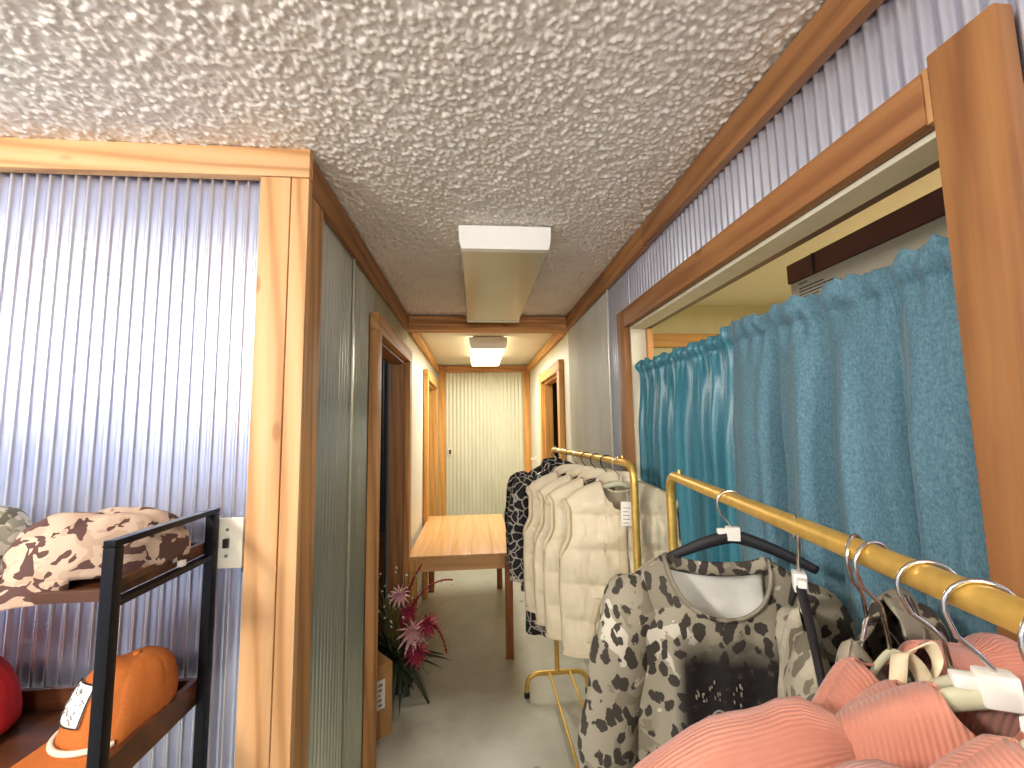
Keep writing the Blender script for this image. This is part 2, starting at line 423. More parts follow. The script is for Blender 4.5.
# right wall, split round the curtained opening and the far doorway
OA, OB, OH = .5, 1.985, 2.165
D3a, D3b, D3h = 3.68, 4.62, 2.16
WB = .832
M_NAVY = mat_simple('navy_reflection_wall', '3c415e', .8, nscale=8, namt=.06)  # invented colour for unseen walls, gives the ribbed metal dark reflections
m = MB(); m.box(XR + .004, WB, -4.0, 0.0, 0, CEIL); struct(m.build('wall_right', M_NAVY), 'unseen right wall behind the camera, made navy for dark reflections', 'wall')
m = MB(); corr(m, 1, 0.002, OA, XR - .004 + .015, WB, 0, CEIL, .031, .006); corr(m, 1, OA, OB, XR + .011, WB, OH, CEIL, .031, .006); corr(m, 1, OB, 2.3, XR + .011, WB, 0, CEIL, .031, .006)
struct(m.build('wall_right', M_CORR_W, smooth=True, angle=50), 'silver corrugated metal wall at right above the curtain', 'wall')
m = MB(); corr(m, 1, 2.303, YB, XR + .011, WB, 0, CEIL, .031, .005); m.box(XR + .002, XR + .008, 2.295, 2.308, 0, CEIL)
struct(m.build('wall_right', M_CORR_R, smooth=True, angle=50), 'pale silver corrugated sheet at right between brown casing and far doorway', 'wall')
m = MB(); corr(m, 1, YB, D3a, XR + .011, WB, 0, CEIL, .09, .003, 8); corr(m, 1, D3a, D3b, XR + .011, WB, D3h, CEIL, .09, .003, 8); corr(m, 1, D3b, YE + .1, XR + .011, WB, 0, CEIL, .09, .003, 8)
struct(m.build('wall_right', M_WHITEWALL, smooth=True, angle=50), 'white ribbed wall at the far right', 'wall')
# end wall
m = MB(); m.box(-.62, .85, YE + .03, YE + .14, 0, CEIL); struct(m.build('wall_end', M_WHITEWALL), 'white end wall behind the sliding metal door', 'wall')

m = MB(); m.box(-1.7, .95, -4.08, -4.0, 0, CEIL); struct(m.build('wall_back', M_NAVY), 'unseen navy wall added behind the camera for dark reflections', 'wall')  # unseen, added so the left metal wall mirrors something dark

# boards
TN = [0]
def board(x0, x1, y0, y1, z0, z1, mat, label, bev=.004):
    TN[0] += 1
    m = MB(); m.box(x0, x1, y0, y1, z0, z1, bev); return struct(m.build('trim_%d' % TN[0], mat, smooth=True, angle=40), label, 'trim')
board(-3.2, XL + .005, YC - .022, YC + .01, 2.478, 2.573, W_LIGHT[X], 'pale pine board along ceiling above left metal wall')
board(-.662, XL - .052, YC - .020, YC + .01, 0, 2.476, W_LIGHT[Z], 'wide pale pine corner post board facing camera')
board(XL - .05, XL + .003, YC - .018, YC + .012, 0, 2.476, W_LIGHT[Z], 'narrow pale pine strip on the corner post')
board(XL - .025, XL, YC + .014, YC + .125, 0, 2.44, W_TAN[Z], 'tan pine board on the corridor side of the corner post')
board(XL - .02, XL + .004, YC + .014, YB - .05, 2.44, 2.56, W_BROWN[Y], 'brown board along ceiling over left corridor wall')
board(XR - .018, XR + .012, -4.0, 1.72, 2.462, 2.562, W_BROWN[Y], 'brown board along ceiling at right, nearer length')
board(XR - .018, XR + .012, 1.724, YB - .05, 2.458, 2.562, W_BROWN[Y], 'brown board along ceiling at right, farther length')
board(XL - .01, XL + .02, YB + .08, YE, 2.44, 2.53, W_YELLOW[Y], 'tan board along far ceiling at left')
board(XR - .02, XR + .01, YB + .08, YE, 2.44, 2.53, W_YELLOW[Y], 'tan board along far ceiling at right')
# beam with moulding steps
TN[0] += 1
m = MB(); m.prism([(YB - .05, 2.562), (YB - .05, 2.535), (YB - .062, 2.53), (YB - .062, 2.512), (YB - .05, 2.507), (YB - .05, 2.492), (YB - .07, 2.487), (YB - .07, 2.462), (YB - .05, 2.452), (YB + .07, 2.452), (YB + .07, 2.562)], 0, XL + .0, XR - .0)
struct(m.build('trim_%d' % TN[0], W_TAN[X]), 'stepped brown moulding across the corridor ceiling', 'trim')
# end wall boards
board(-.50, -.405, YE - .0, YE + .03, 0, 2.44, W_YELLOW[Z], 'yellow pine board left of the sliding metal door')
board(.665, .76, YE - .0, YE + .03, 0, 2.44, W_YELLOW[Z], 'yellow pine board right of the sliding metal door')
board(-.52, .76, YE - .01, YE + .03, 2.44, 2.53, W_TAN[X], 'tan board across the top of the end wall')

# sliding door at the end
d = sempty('door_1', 'pale corrugated metal sliding door at the corridor end', 'door')
m = MB(); corr(m, 0, -.40, .13, YE + .012, YE + .028, 0.01, 2.435, .052, .0045, 12); corr(m, 0, .134, .66, YE + .016, YE + .028, 0.01, 2.435, .052, .0045, 12)
m.build('panel', M_CORR_P, d, smooth=True, angle=50)
m = MB(); m.box(-.38, -.32, YE - .004, YE + .012, 1.30, 1.40, .004); lt = m.build('latch', M_PLATE, d, smooth=True, angle=40)
m = MB(); m.box(-.365, -.335, YE - .008, YE - .003, 1.32, 1.38, .002); m.build('slot', M_DARKMETAL, lt)

# doorway on the left, near
def casing(name, label, xf, into, ya, yb, h, w, mats, th=.03, jd=.125):
    """doorway: boards proud of a corridor wall plus the jambs that line the opening; into = -1 left wall, +1 right wall"""
    d = sempty(name, label, 'door')
    x0, x1 = sorted((xf - into * th, xf + into * .012))
    for a, b in ((ya - w, ya), (yb, yb + w)):
        m = MB(); m.box(x0, x1, a, b, 0, h, .004); m.build('side_casing', mats[0][Z], d, smooth=True, angle=40)
    m = MB(); m.box(x0, x1, ya - w, yb + w, h + .001, h + w, .004); m.build('head_casing', mats[0][Y], d, smooth=True, angle=40)
    jx0, jx1 = sorted((xf + into * .012, xf + into * jd))
    m = MB(); m.box(jx0, jx1, ya, ya + .02, 0, h); m.build('side_jamb', mats[1][Z], d)
    m = MB(); m.box(jx0, jx1, yb - .02, yb, 0, h); m.build('side_jamb', mats[1][Z], d)
    m = MB(); m.box(jx0, jx1, ya, yb, h - .02, h); m.build('head_jamb', mats[1][Y], d)
    return d
casing('door_2', 'open doorway in left wall behind the flowers', XL, -1, D1a, D1b, D1h, .095, (W_TAN, W_BROWN), jd=.115)
casing('door_3', 'yellow pine doorway on left wall beyond the table', XL, -1, D2a, D2b, D2h, .1, (W_YELLOW, W_YELLOW), jd=.16)
casing('door_4', 'pine doorway on far right wall past the corrugated sheet', XR, 1, D3a, D3b, D3h, .1, (W_YELLOW, W_YELLOW), jd=.10)

# dim rooms behind the doorways
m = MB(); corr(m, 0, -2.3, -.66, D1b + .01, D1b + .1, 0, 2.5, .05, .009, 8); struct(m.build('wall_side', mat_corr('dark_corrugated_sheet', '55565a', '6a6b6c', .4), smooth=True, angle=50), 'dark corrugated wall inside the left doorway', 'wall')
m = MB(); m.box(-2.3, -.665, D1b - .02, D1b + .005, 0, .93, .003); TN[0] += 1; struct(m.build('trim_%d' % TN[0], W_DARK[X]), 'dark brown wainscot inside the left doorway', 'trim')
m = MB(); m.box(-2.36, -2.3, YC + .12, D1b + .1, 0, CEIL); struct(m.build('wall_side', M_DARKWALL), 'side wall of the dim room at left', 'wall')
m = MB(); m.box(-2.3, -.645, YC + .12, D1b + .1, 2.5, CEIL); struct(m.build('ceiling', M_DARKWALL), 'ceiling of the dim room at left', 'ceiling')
m = MB(); m.box(-1.9, -1.84, D2a - .3, 5.99, 0, CEIL); m.box(-1.9, -.645, D2a - .36, D2a - .3, 0, CEIL); m.box(-1.9, -.645, 5.94, 5.99, 0, CEIL); m.box(-1.9, -.645, D2a - .36, 5.99, 2.5, CEIL)
struct(m.build('wall_side', M_WHITEWALL), 'walls of the room past the yellow doorway', 'wall')
m = MB(); m.box(2.1, 2.16, D3a - .5, 5.5, 0, CEIL); m.box(WB + .01, 2.16, D3a - .56, D3a - .5, 0, CEIL); m.box(WB + .01, 2.16, 5.44, 5.5, 0, CEIL); m.box(WB + .01, 2.16, D3a - .56, 5.5, 2.5, CEIL)
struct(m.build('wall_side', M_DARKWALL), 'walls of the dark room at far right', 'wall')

# ------------------------------------------------------------------ curtained opening
d = sempty('window_1', 'brown framed opening in the right wall holding the blue curtains', 'window')
m = MB(); m.box(XR - .022, XR + .01, .476, .566, 0, 2.272, .004); m.build('side_casing', W_BROWN[Z], d, smooth=True, angle=40)
m = MB(); m.box(XR - .02, XR + .01, OB, OB + .10, 0, 2.255, .004); m.build('side_casing', W_BROWN[Z], d, smooth=True, angle=40)
m = MB(); m.box(XR - .02, XR + .01, .578, OB - .001, OH, 2.255, .004); m.build('head_casing', W_BROWN[Y], d, smooth=True, angle=40)
m = MB(); m.box(XR - .016, XR + .01, .570, .580, 2.165, 2.258); m.build('splinter_gap', W_LIGHT[Z], d)
m = MB(); m.box(XR + .01, WB + .002, .5, .57, 0, OH); m.build('side_jamb', M_PAINT, d)
m = MB(); m.box(XR + .01, WB + .002, OB - .012, OB, 0, OH - .012); m.build('side_jamb', M_PAINT, d)
m = MB(); m.box(XR + .01, WB + .002, .57, OB, OH - .012, OH); m.build('head_jamb', M_PAINT, d)
m = MB(); m.box(WB + .002, WB + .03, .5, OB + .06, OH - .012, OH + .06, .003); m.build('rear_trim', W_DARK[Y], d)
m = MB(); m.box(WB + .002, WB + .03, OB - .035, OB + .06, 0, OH - .013, .003); m.build('rear_trim', W_TAN[Z], d)
# room behind the curtain
m = MB(); m.box(2.3, 2.36, -.3, 2.8, 0, CEIL); m.box(WB, 2.36, -.36, -.3, 0, CEIL); m.box(WB, 2.36, 2.72, 2.78, 0, CEIL)
struct(m.build('wall_side', M_YWALL), 'pale yellow wall of the room behind the curtain', 'wall')
m = MB(); m.box(WB, 2.36, -.36, 2.8, 2.5, CEIL + .04); struct(m.build('ceiling', M_CEIL2), 'cream ceiling of the room behind the curtain', 'ceiling')
board(WB + .01, 2.3, 2.69, 2.72, 2.2, 2.29, W_YELLOW[X], 'yellow pine strip on the wall behind the curtain')

def curtain(name, label, ya, yb, folds, mat, ztop, ztop2, xbase, amp, seed, ruf):
    o_n = int((yb - ya) / .0045)
    nv = 70
    rod = 1.93
    def f(u, v):
        y = ya + (yb - ya) * u
        zt = ztop + (ztop2 - ztop) * u
        zr = zt - ruf
        zt2 = zt + .012 * nz(y * 23, seed) + .010 * nz(y * 60, seed + 4)
        # rows are packed towards the top
        vv = v
        z = .03 + (zr - .03) * (vv / .72) if vv < .72 else zr + (zt2 - zr) * ((vv - .72) / .28)
        s = (z - .03) / (zr - .03)
        ph = 2 * PI * folds * u + 1.9 * nz(u * 3.1, seed) * 2 + .5 * nz(u * 5, z * .9, seed)
        wv = 1 - 2 * abs(math.sin(ph / 2)) ** .6
        gather = 1.0
        if s > .86: gather = 1 - .72 * min(1, (s - .86) / .14) if s <= 1 else .28 + .75 * min(1, (s - 1) * 18)
        a = amp * gather * (1 + .35 * nz(u * 4, seed + 2))
        x = xbase + a * wv + .18 * amp * math.sin(2.3 * ph + seed) * gather
        # tight gathers at the rod pocket
        g2 = math.exp(-((z - zr) / .05) ** 2)
        x += .0075 * g2 * math.sin(2 * PI * folds * 3.3 * u + 3 * nz(y * 6, seed))
        if z > zr:
            x += .010 * nz(y * 38, z * 22, seed) - .012 * math.sin(PI * (vv - .72) / .28)
        else:
            x += .012 * nz(y * 7, z * 2.2, seed) * (1 - g2) + .006 * nz(y * 16, z * 6, seed)
        zz = z + .006 * nz(y * 30, z * 5, seed + 1) * g2
        yy = y + .25 * amp * gather * math.cos(ph) * (0.6 if 0.02 < u < .98 else 0)
        return (x, yy, zz)
    m = MB(); m.grid(f, o_n, nv)
    o = m.build(name, mat, smooth=True, solid=.003)
    return tag(o, label, 'curtain')
curtain('curtain', 'teal satin curtain panel gathered at the farther side of the opening', 1.195, 1.965, 7.6, M_CUR_A, 1.982, 1.988, .806, .030, 3.3, .052)
curtain('curtain', 'heathered blue curtain panel nearest the thick brown post', .55, 1.215, 3.8, M_CUR_B, 1.992, 1.99, .802, .042, 8.1, .058)
r = thing('curtain_rod', 'thin white rod carrying both blue curtains', 'curtain rod', (0, 0, 0))
m = MB(); m.tube([(.838, .572, 1.93), (.838, 1.968, 1.93)], .006, 10); m.build('rod', M_WHPL, r, smooth=True, angle=50)
m = MB(); m.lathe([(0, 0), (.013, 0), (.013, .005), (.008, .012), (0, .012)], 14); e = m.build('end_socket', M_DARKMETAL, r, smooth=True, angle=40); e.location = (.838, 1.973, 1.93); e.rotation_euler = (PI / 2, 0, 0)

# shelf and carton behind the curtain
s = thing('wall_shelf', 'narrow pine ledge behind the curtain under the carton', 'shelf', (1.205, .9, 1.966))
m = MB(); m.box(-.17, .17, -1.1, .75, -.025, 0, .003); m.build('shelf_board', W_TAN[Y], s)
for yy in (-.8, 0, .6):
    m = MB(); m.prism([(-.15, -.025), (.15, -.025), (.15, -.16), (.13, -.16)], 1, yy - .012, yy + .012); m.build('bracket', W_TAN[Z], s)
for yy in (-.8, .6):
    m = MB(); m.box(.135, .165, yy - .03, yy + .03, -1.985, -.16); m.build('upright', W_TAN[Z], s)
b = thing('storage_box', 'pale grey carton with dark brown lid above the curtain', 'box', (1.205, .98, 1.968))
m = MB(); m.box(-.10, .12, -.62, .37, 0, .2, .004); m.build('carton', M_GREYBOX, b, smooth=True, angle=40)
m = MB(); m.box(-.106, .126, -.626, .376, .2, .268, .004); lid = m.build('lid', M_LID, b, smooth=True, angle=40)
m = MB(); m.box(-.109, -.106, .255, .262, .201, .267); m.build('lid_fold', M_INK, lid)
m = MB()
for i, (w, z) in enumerate(((.03, .185), (.10, .168), (.13, .157), (.14, .146), (.08, .135))):
    y = .33
    while y > .33 - w:
        l = random.uniform(.012, .028); m.box(-.1025, -.1, y - l, y, z, z + .0028); y -= l + .003
m.build('printed_text', M_INK, b)

# ------------------------------------------------------------------ ceiling lights
def fixture(label, y0, y1, xc, wt, wb, zb, lit):
    t = thing('ceiling_light', label, 'ceiling light', (xc, (y0 + y1) / 2, 0)); L = (y1 - y0) / 2
    top = CEIL if y0 < YB else CEIL - .03
    m = MB(); m.box(-wt / 2 + .03, wt / 2 - .03, -L + .02, L - .02, top - .03, top); m.build('housing', M_WHPL, t)
    pr = []
    for k in range(9): a = PI * k / 8; pr.append((-(wt / 2) + (wt - wb) / 2 * (1 - math.cos(a / 2)) , top - .012 - (top - .012 - zb) * math.sin(a / 2) ))
    pr2 = [(-x, z) for x, z in pr[::-1]]
    prof = pr + pr2[1:] if abs(pr[-1][0]) < 1e-6 else pr + pr2
    # prism along Y needs (x, z) profile
    m = MB(); m.prism(prof, 1, -L + .03, L - .03)
    m.build('diffuser', lit or M_LENS, t, smooth=True, angle=50)
    for s in (-1, 1):
        m = MB()
        a, b2 = (-L, -L + .035) if s < 0 else (L - .035, L)
        big = [(x * 1.015, z - .004 if z < top - .05 else z) for x, z in prof]
        m.prism(big, 1, a, b2); m.build('end_cap', M_LENSCAP, t, smooth=True, angle=50)
    return t
t = NT('lit_diffuser'); t.base(lin('fff6dc')); t.set(Emission_Color=lin('fff0cc'), Emission_Strength=2.0, Roughness=.4); M_LIT = t.m
fixture('long unlit ceiling light with beige lens in front of the beam', 1.77, 3.08, .135, .40, .37, 2.462, None)
fixture('lit ceiling light glowing beyond the beam near the end door', 3.95, 5.2, .125, .36, .31, 2.43, M_LIT)

# ------------------------------------------------------------------ light switches
sw = thing('light_switch', 'ivory light switch on metal wall beside the black shelf', 'light switch', (-.70, YC - .001, 1.368))
m = MB(); m.box(-.062, .030, -.012, .006, -.070, .070, .004); m.build('plate', M_PLATE, sw, smooth=True, angle=40)
m = MB(); m.box(-.020, -.006, -.022, -.010, -.012, .014, .002); m.build('toggle', M_DARKMETAL, sw)
for z in (-.035, .038):
    m = MB(); m.lathe([(0, 0), (.005, 0), (.004, .003), (0, .0035)], 12); o = m.build('screw', M_STEEL, sw); o.location = (-.013, -.012, z); o.rotation_euler = (PI / 2, 0, 0)
m = MB(); m.lathe([(0, 0), (.008, 0), (.006, .006), (0, .007)], 12)
o = m.build('roofing_screw', M_STEEL, None, smooth=True); o.location = (-.668, YC - .001, 1.29); o.rotation_euler = (PI / 2, 0, 0); tag(o, 'small steel screw in metal wall under the light switch', 'screw')
sw = thing('wall_hook', 'small white hook on far right wall near end door', 'hook', (XR + .008, 5.35, 1.265))
m = MB(); m.box(-.012, .002, -.03, .03, -.03, .03, .003); m.build('plate', M_PLATE, sw)
m = MB(); m.tube([(-.01, 0, 0), (-.05, 0, -.005), (-.065, 0, .01)], .009, 10); m.build('peg', M_WHPL, sw, smooth=True)

# ------------------------------------------------------------------ table
T = thing('table', 'pine table standing against left corridor wall', 'table', (-.115, 3.93, 0))
tw, tl = .385, .70
m = MB()
for k in range(5):
    x0 = -tw + k * 2 * tw / 5; m.box(x0, x0 + 2 * tw / 5 - .0008, -tl, tl, .728, .752, .002)
m.build('tabletop', W_TABLE[Y], T, smooth=True, angle=40)
for s in (-1, 1):
    m = MB(); m.box(-tw + .05, tw - .05, s * (tl - .035) - .01, s * (tl - .035) + .01, .635, .728); m.build('apron', W_TABLE[X], T)
    m = MB(); m.box(s * (tw - .03) - .01, s * (tw - .03) + .01, -tl + .05, tl - .05, .635, .728); m.build('apron', W_TABLE[Y], T)
for sx in (-1, 1):
    for sy in (-1, 1):
        m = MB(); m.box(sx * (tw - .033) - .028, sx * (tw - .033) + .028, sy * (tl - .033) - .028, sy * (tl - .033) + .028, 0, .728, .003)
        m.build('leg', (W_YELLOW if (sx < 0 and sy < 0) else W_LEG)[Z], T, smooth=True, angle=40)

# ------------------------------------------------------------------ black shelf at left
S = thing('shelf_unit', 'black metal shelf unit with dark wood trays at left', 'shelf', (-1.15, 1.13, 0))
hx, hy = .405, .165
for sx in (-1, 1):
    for sy in (-1, 1):
        m = MB(); m.box(sx * hx - .012, sx * hx + .012, sy * hy - .012, sy * hy + .012, 0, 1.455, .002); m.build('post', M_BLACK, S, smooth=True, angle=40)
    m = MB(); m.box(sx * hx - .012, sx * hx + .012, -hy - .012, hy + .012, 1.4555, 1.470, .002); m.build('top_bar', M_BLACK, S, smooth=True, angle=40)
    m = MB(); m.box(sx * hx - .011, sx * hx + .011, -hy + .0125, hy - .0125, 1.333, 1.346, .001); m.build('side_rail', M_BLACK, S)
for z, lip, nm in ((1.347, .032, 'tray'), (.955, .065, 'tray'), (.50, .065, 'tray'), (.12, .065, 'tray')):
    m = MB()
    m.box(-hx + .013, hx - .013, -hy + .004, hy, z, z + .014)
    m.box(-hx + .013, hx - .013, hy - .013, hy + .0, z + .014, z + lip, .001)
    m.box(-hx + .013, hx - .013, -hy + .001, -hy + .013, z - .0, z + .022, .001)
    for sx in (-1, 1):
        a, b2 = sorted((sx * (hx - .012), sx * (hx - .028)))
        m.box(a, b2, -hy + .0125, hy - .0125, z + .0145, z + lip, .001)
    m.build(nm, W_DARK[X], S)
m = MB(); m.box(hx - .0115, hx - .0105, .03, .045, 1.362, 1.374); m.box(hx - .0005, hx + .0115, .03, .045, 1.352, 1.366); m.build('price_sticker', M_PAPER, S)

# ------------------------------------------------------------------ caps
def cap(name, label, loc, rz, mat, L, Wd, Ht, brim, mat_brim=None, floppy=.3, tilt=0, seed=0, rope=False, patch=False, lean=0.0):
    t = thing(name, label, 'cap', loc, rz); t.rotation_euler = (tilt, 0, rz)
    t['group'] = 'caps on the black shelf'
    # +x is the front of the cap
    def f(u, v):
        a = 2 * PI * u; ph = v * PI / 2
        cr = math.cos(ph) ** .62; sr = math.sin(ph) ** .92
        x = L * cr * math.cos(a); y = Wd * cr * math.sin(a)
        front = max(0, math.cos(a))
        z = Ht * sr + .018 * front * math.sin(2 * ph) + .012 * floppy * nz(x * 22, y * 22, z_seed)
        x += -lean * sr + .010 * floppy * nz(y * 25, z * 25, z_seed)
        r = .0012 * (abs(math.sin(3 * a)) ** .25 - 1)
        return (x + r * math.cos(a) * 2, y + r * math.sin(a) * 2, z)
    z_seed = seed
    m = MB(); m.grid(f, 96, 26); m.weld(2e-4); m.build('crown', mat, t, smooth=True, solid=.002, off=-1)
    def g(u, v):
        a = (u - .5) * 2 * 1.18
        r = brim * math.sqrt(max(0, 1 - (abs(u - .5) * 2) ** 2.6)) 
        x0 = L * math.cos(a); y0 = Wd * math.sin(a)
        x = x0 * .97 + v * r; y = y0 * (1 + .10 * v) * .99
        z = .006 - .34 * (y / Wd) ** 2 * (Wd * .6) * (v ** .8) - .018 * v * v + .004
        return (x, y, z + .006 * floppy * nz(x * 20, y * 20, seed + 3))
    m = MB(); m.grid(g, 40, 14); m.build('brim', mat_brim or mat, t, smooth=True, solid=.005)
    m = MB(); m.lathe([(0, .006), (.006, .005), (.009, .001), (.009, -.003), (0, -.003)], 14, (-lean, 0, Ht)); m.build('button', mat, t, smooth=True)
    if rope:
        pts = []
        for k in range(41):
            a = (k / 40 - .5) * 2 * 1.22; pts.append((L * math.cos(a) * 1.012 + .003, Wd * math.sin(a) * 1.012, .018))
        m = MB(); m.tube(pts, .0065, 10); m.build('rope', M_ROPE, t, smooth=True)
    if patch:
        def fp(u, v):
            a = (u - .5) * .92; ph = .30 + v * .52
            cr = math.cos(ph) ** .62; sr = math.sin(ph) ** .92
            return (L * cr * math.cos(a) + .004 - lean * sr, Wd * cr * math.sin(a), Ht * sr + .018 * math.cos(a) * math.sin(2 * ph))
        m = MB(); m.grid(fp, 16, 10); pa = m.build('patch', M_PAPER, t, smooth=True, solid=.002)
        m = MB(); rnd = random.Random(5)
        def P(u, v):
            p = Vector(fp(u, v)); return p + Vector((.0022, 0, 0.0008))
        for k in range(26):
            u, v = rnd.uniform(.1, .85), rnd.uniform(.12, .86)
            du, dv = rnd.uniform(-.1, .14), rnd.uniform(-.10, .10)
            m.tube([P(u, v), P(min(.95, max(.05, u + du * .5)), v + dv * .3), P(min(.95, max(.05, u + du)), min(.95, max(.05, v + dv)))], .0011, 5)
        m.build('patch_drawing', M_GREYINK, pa)
        m = MB(); bord = [P(u, v) for u, v in [(i / 10, 0) for i in range(11)] + [(1, i / 6) for i in range(1, 7)] + [(1 - i / 10, 1) for i in range(1, 11)] + [(0, 1 - i / 6) for i in range(1, 6)]]
        m.tube(bord, .0014, 6, closed=True); m.build('patch_stitching', M_INK, pa, smooth=True)
    return t
cap('baseball_cap', 'brown and cream camo cap on the top tray', (-.885, 1.125, 1.374), PI + .72, M_CAMO_BR, .162, .118, .125, .12, floppy=1.0, seed=2.2)
cap('baseball_cap', 'sage green camo cap at the left edge of the top tray', (-1.205, 1.12, 1.372), PI + .9, M_CAMO_GR, .13, .11, .152, .10, floppy=.8, seed=5.1)
cap('baseball_cap', 'rust orange cap with cream rope and drawn patch', (-.862, 1.165, .985), PI + 1.02, M_RUST, .106, .096, .155, .11, floppy=.5, seed=7.4, rope=True, patch=True, lean=.03)
cap('baseball_cap', 'red cap with pink brim at the left edge of the lower tray', (-1.235, 1.16, .99), PI + .2, M_RED, .125, .11, .17, .06, mat_brim=M_PINKF, floppy=.5, seed=9.4)

# ------------------------------------------------------------------ cardboard box and flowers
B = thing('cardboard_box', 'open cardboard box with white label by left doorway', 'box', (-.628, 2.595, 0), PI / 4 - .08)
w = .105
m = MB()
m.box(-w, w, -w, -w + .006, 0, .37); m.box(-w, w, w - .006, w, 0, .37); m.box(-w, -w + .006, -w + .006, w - .006, 0, .37); m.box(w - .006, w, -w + .006, w - .006, 0, .37); m.box(-w + .006, w - .006, -w + .006, w - .006, 0, .006)
m.build('carton', M_CARD, B)
for k, (ang, ln) in enumerate(((-.5, .10), (-.9, .10), (-.6, .09), (-.7, .09))):
    m = MB(); m.box(-w, w, 0, ln, -.002, .002)
    o = m.build('flap', M_CARD, B); R = Matrix.Rotation(k * PI / 2, 4, 'Z') @ Matrix.Translation((0, -w, .372)) @ Matrix.Rotation(ang, 4, 'X'); o.matrix_basis = R
m = MB(); m.box(-.085, .06, -w - .0015, -w - .0002, .15, .30); lab = m.build('shipping_label', M_PAPER, B)
m = MB(); rnd = random.Random(3)
for i in range(5):
    for j in range(4):
        if rnd.random() < .75: m.box(-.07 + j * .03, -.07 + j * .03 + rnd.uniform(.01, .026), -w - .0025, -w - .0014, .165 + i * .026, .165 + i * .026 + .012)
m.build('label_print', M_GREYINK, lab)

F = thing('flower_arrangement', 'floral arrangement of red and pink blooms beside cardboard box', 'flowers', (-.53, 3.0, 0)); F.scale = (1.25, 1.25, 1.25)
rnd = random.Random(11)
M_GRASS = mat_simple('olive_grass_blade', '6d6c38', .7, nscale=12, namt=.3)
M_LEAFD = mat_simple('dark_green_leaf', '2c3a22', .6, nscale=12, namt=.25)
M_BURG = mat_simple('burgundy_plume', '8e1f28', .7, nscale=30, namt=.3)
M_PETP = mat_simple('pink_white_petal', 'e6b3b6', .7, nscale=40, namt=.15)
M_PETR = mat_simple('crimson_petal', 'a8324c', .7, nscale=40, namt=.2)
M_WBUD = mat_simple('tiny_white_bud', 'd9d6c2', .7, nscale=40)
m = MB(); m.lathe([(0, 0), (.07, 0), (.085, .02), (.09, .12), (.08, .15), (.075, .15), (.07, .12), (0, .12)], 24); m.build('pot', mat_simple('dark_pot', '2f2a22', .6), F, smooth=True, angle=40)
def blade(m, base, d, ln, wd, droop):
    d = Vector(d).normalized(); side = d.cross(Vector((0, 0, 1))); side = side.normalized() if side.length > .05 else Vector((1, 0, 0)); pts = []
    def f(u, v):
        p = Vector(base) + d * ln * v + Vector((0, 0, -droop * ln * v * v))
        w2 = wd * (1 - v) ** .7 * min(1, .35 + v * 3)
        q = p + side * (u - .5) * w2; q.z += abs(u - .5) * w2 * .4; return q
    m.grid(f, 2, 7)
def foliage(name, mat, n, ln, wd, up, droop, z0=.15, bias=(0, 0, 0)):
    m = MB()
    for k in range(n):
        a = rnd.uniform(0, 2 * PI); dirv = (math.cos(a) * rnd.uniform(.2, 1) + bias[0], math.sin(a) * rnd.uniform(.2, 1) + bias[1], rnd.uniform(*up))
        blade(m, (rnd.uniform(-.04, .04), rnd.uniform(-.04, .04), z0 + rnd.uniform(-.04, .05)), dirv, rnd.uniform(.6, 1.1) * ln, wd * rnd.uniform(.6, 1.2), droop * rnd.uniform(.3, 1))
    o = m.build(name, mat, F, smooth=True, solid=.001); o['kind'] = 'stuff'; return o
foliage('grass_blades', M_GRASS, 70, .52, .010, (.9, 3.0), .35)
foliage('dark_leaves', M_LEAFD, 90, .27, .05, (-.4, 1.2), .5, .16)
def plume(p0, p1, p2, name='plume'):
    m = MB(); N = 26
    for k in range(N):
        t = k / N; p = Vector(p0) * (1 - t) ** 2 + Vector(p1) * 2 * t * (1 - t) + Vector(p2) * t * t
        for j in range(5):
            a = rnd.uniform(0, 2 * PI); blade(m, p, (math.cos(a), math.sin(a), rnd.uniform(-.3, .8)), .035 * (1.2 - t), .010, .4)
    m.tube([Vector(p0) * (1 - t) ** 2 + Vector(p1) * 2 * t * (1 - t) + Vector(p2) * t * t for t in [i / 12 for i in range(13)]], .004, 6)
    m.build(name, M_BURG, F, smooth=True)
plume((.02, -.05, .3), (.14, -.08, .58), (.30, -.10, .56)); plume((.04, -.06, .28), (.22, -.12, .46), (.27, -.14, .22)); plume((0, -.03, .3), (.05, -.04, .5), (.13, -.02, .62))
def bloom(c, R, mats, nose):
    o = None; m = MB(); nose = Vector(nose).normalized()
    for ring, (n, op, ln) in enumerate(((7, .35, .7), (10, .8, .95), (13, 1.2, 1.1))):
        q = nose.to_track_quat('Z', 'Y')
        for k in range(n):
            a = 2 * PI * k / n + ring * .4; dv = q @ Vector((math.cos(a) * math.sin(op), math.sin(a) * math.sin(op), math.cos(op)))
            blade(m, c, dv, R * ln * rnd.uniform(.85, 1.1), R * .42, .15)
    m.build('bloom', mats, F, smooth=True, solid=.0012)
bloom((.10, -.13, .33), .085, M_PETP, (.3, -1, .3)); bloom((.03, -.10, .50), .06, M_PETP, (.1, -1, .5)); bloom((.12, -.15, .25), .075, M_PETR, (.4, -1, .1)); bloom((.17, -.12, .36), .065, M_PETR, (.6, -.9, .3)); bloom((.08, -.11, .42), .055, M_PETR, (.0, -1, .4))
m = MB()
for k in range(80):
    a = rnd.uniform(0, 2 * PI); rr = rnd.uniform(.05, .2); c = (-.08 + rr * math.cos(a), -.05 + rr * math.sin(a) * .6, rnd.uniform(.33, .62)); m.lathe([(0, -.006), (.005, -.002), (.005, .003), (0, .006)], 6, c)
o = m.build('white_buds', M_WBUD, F, smooth=True); o['kind'] = 'stuff'

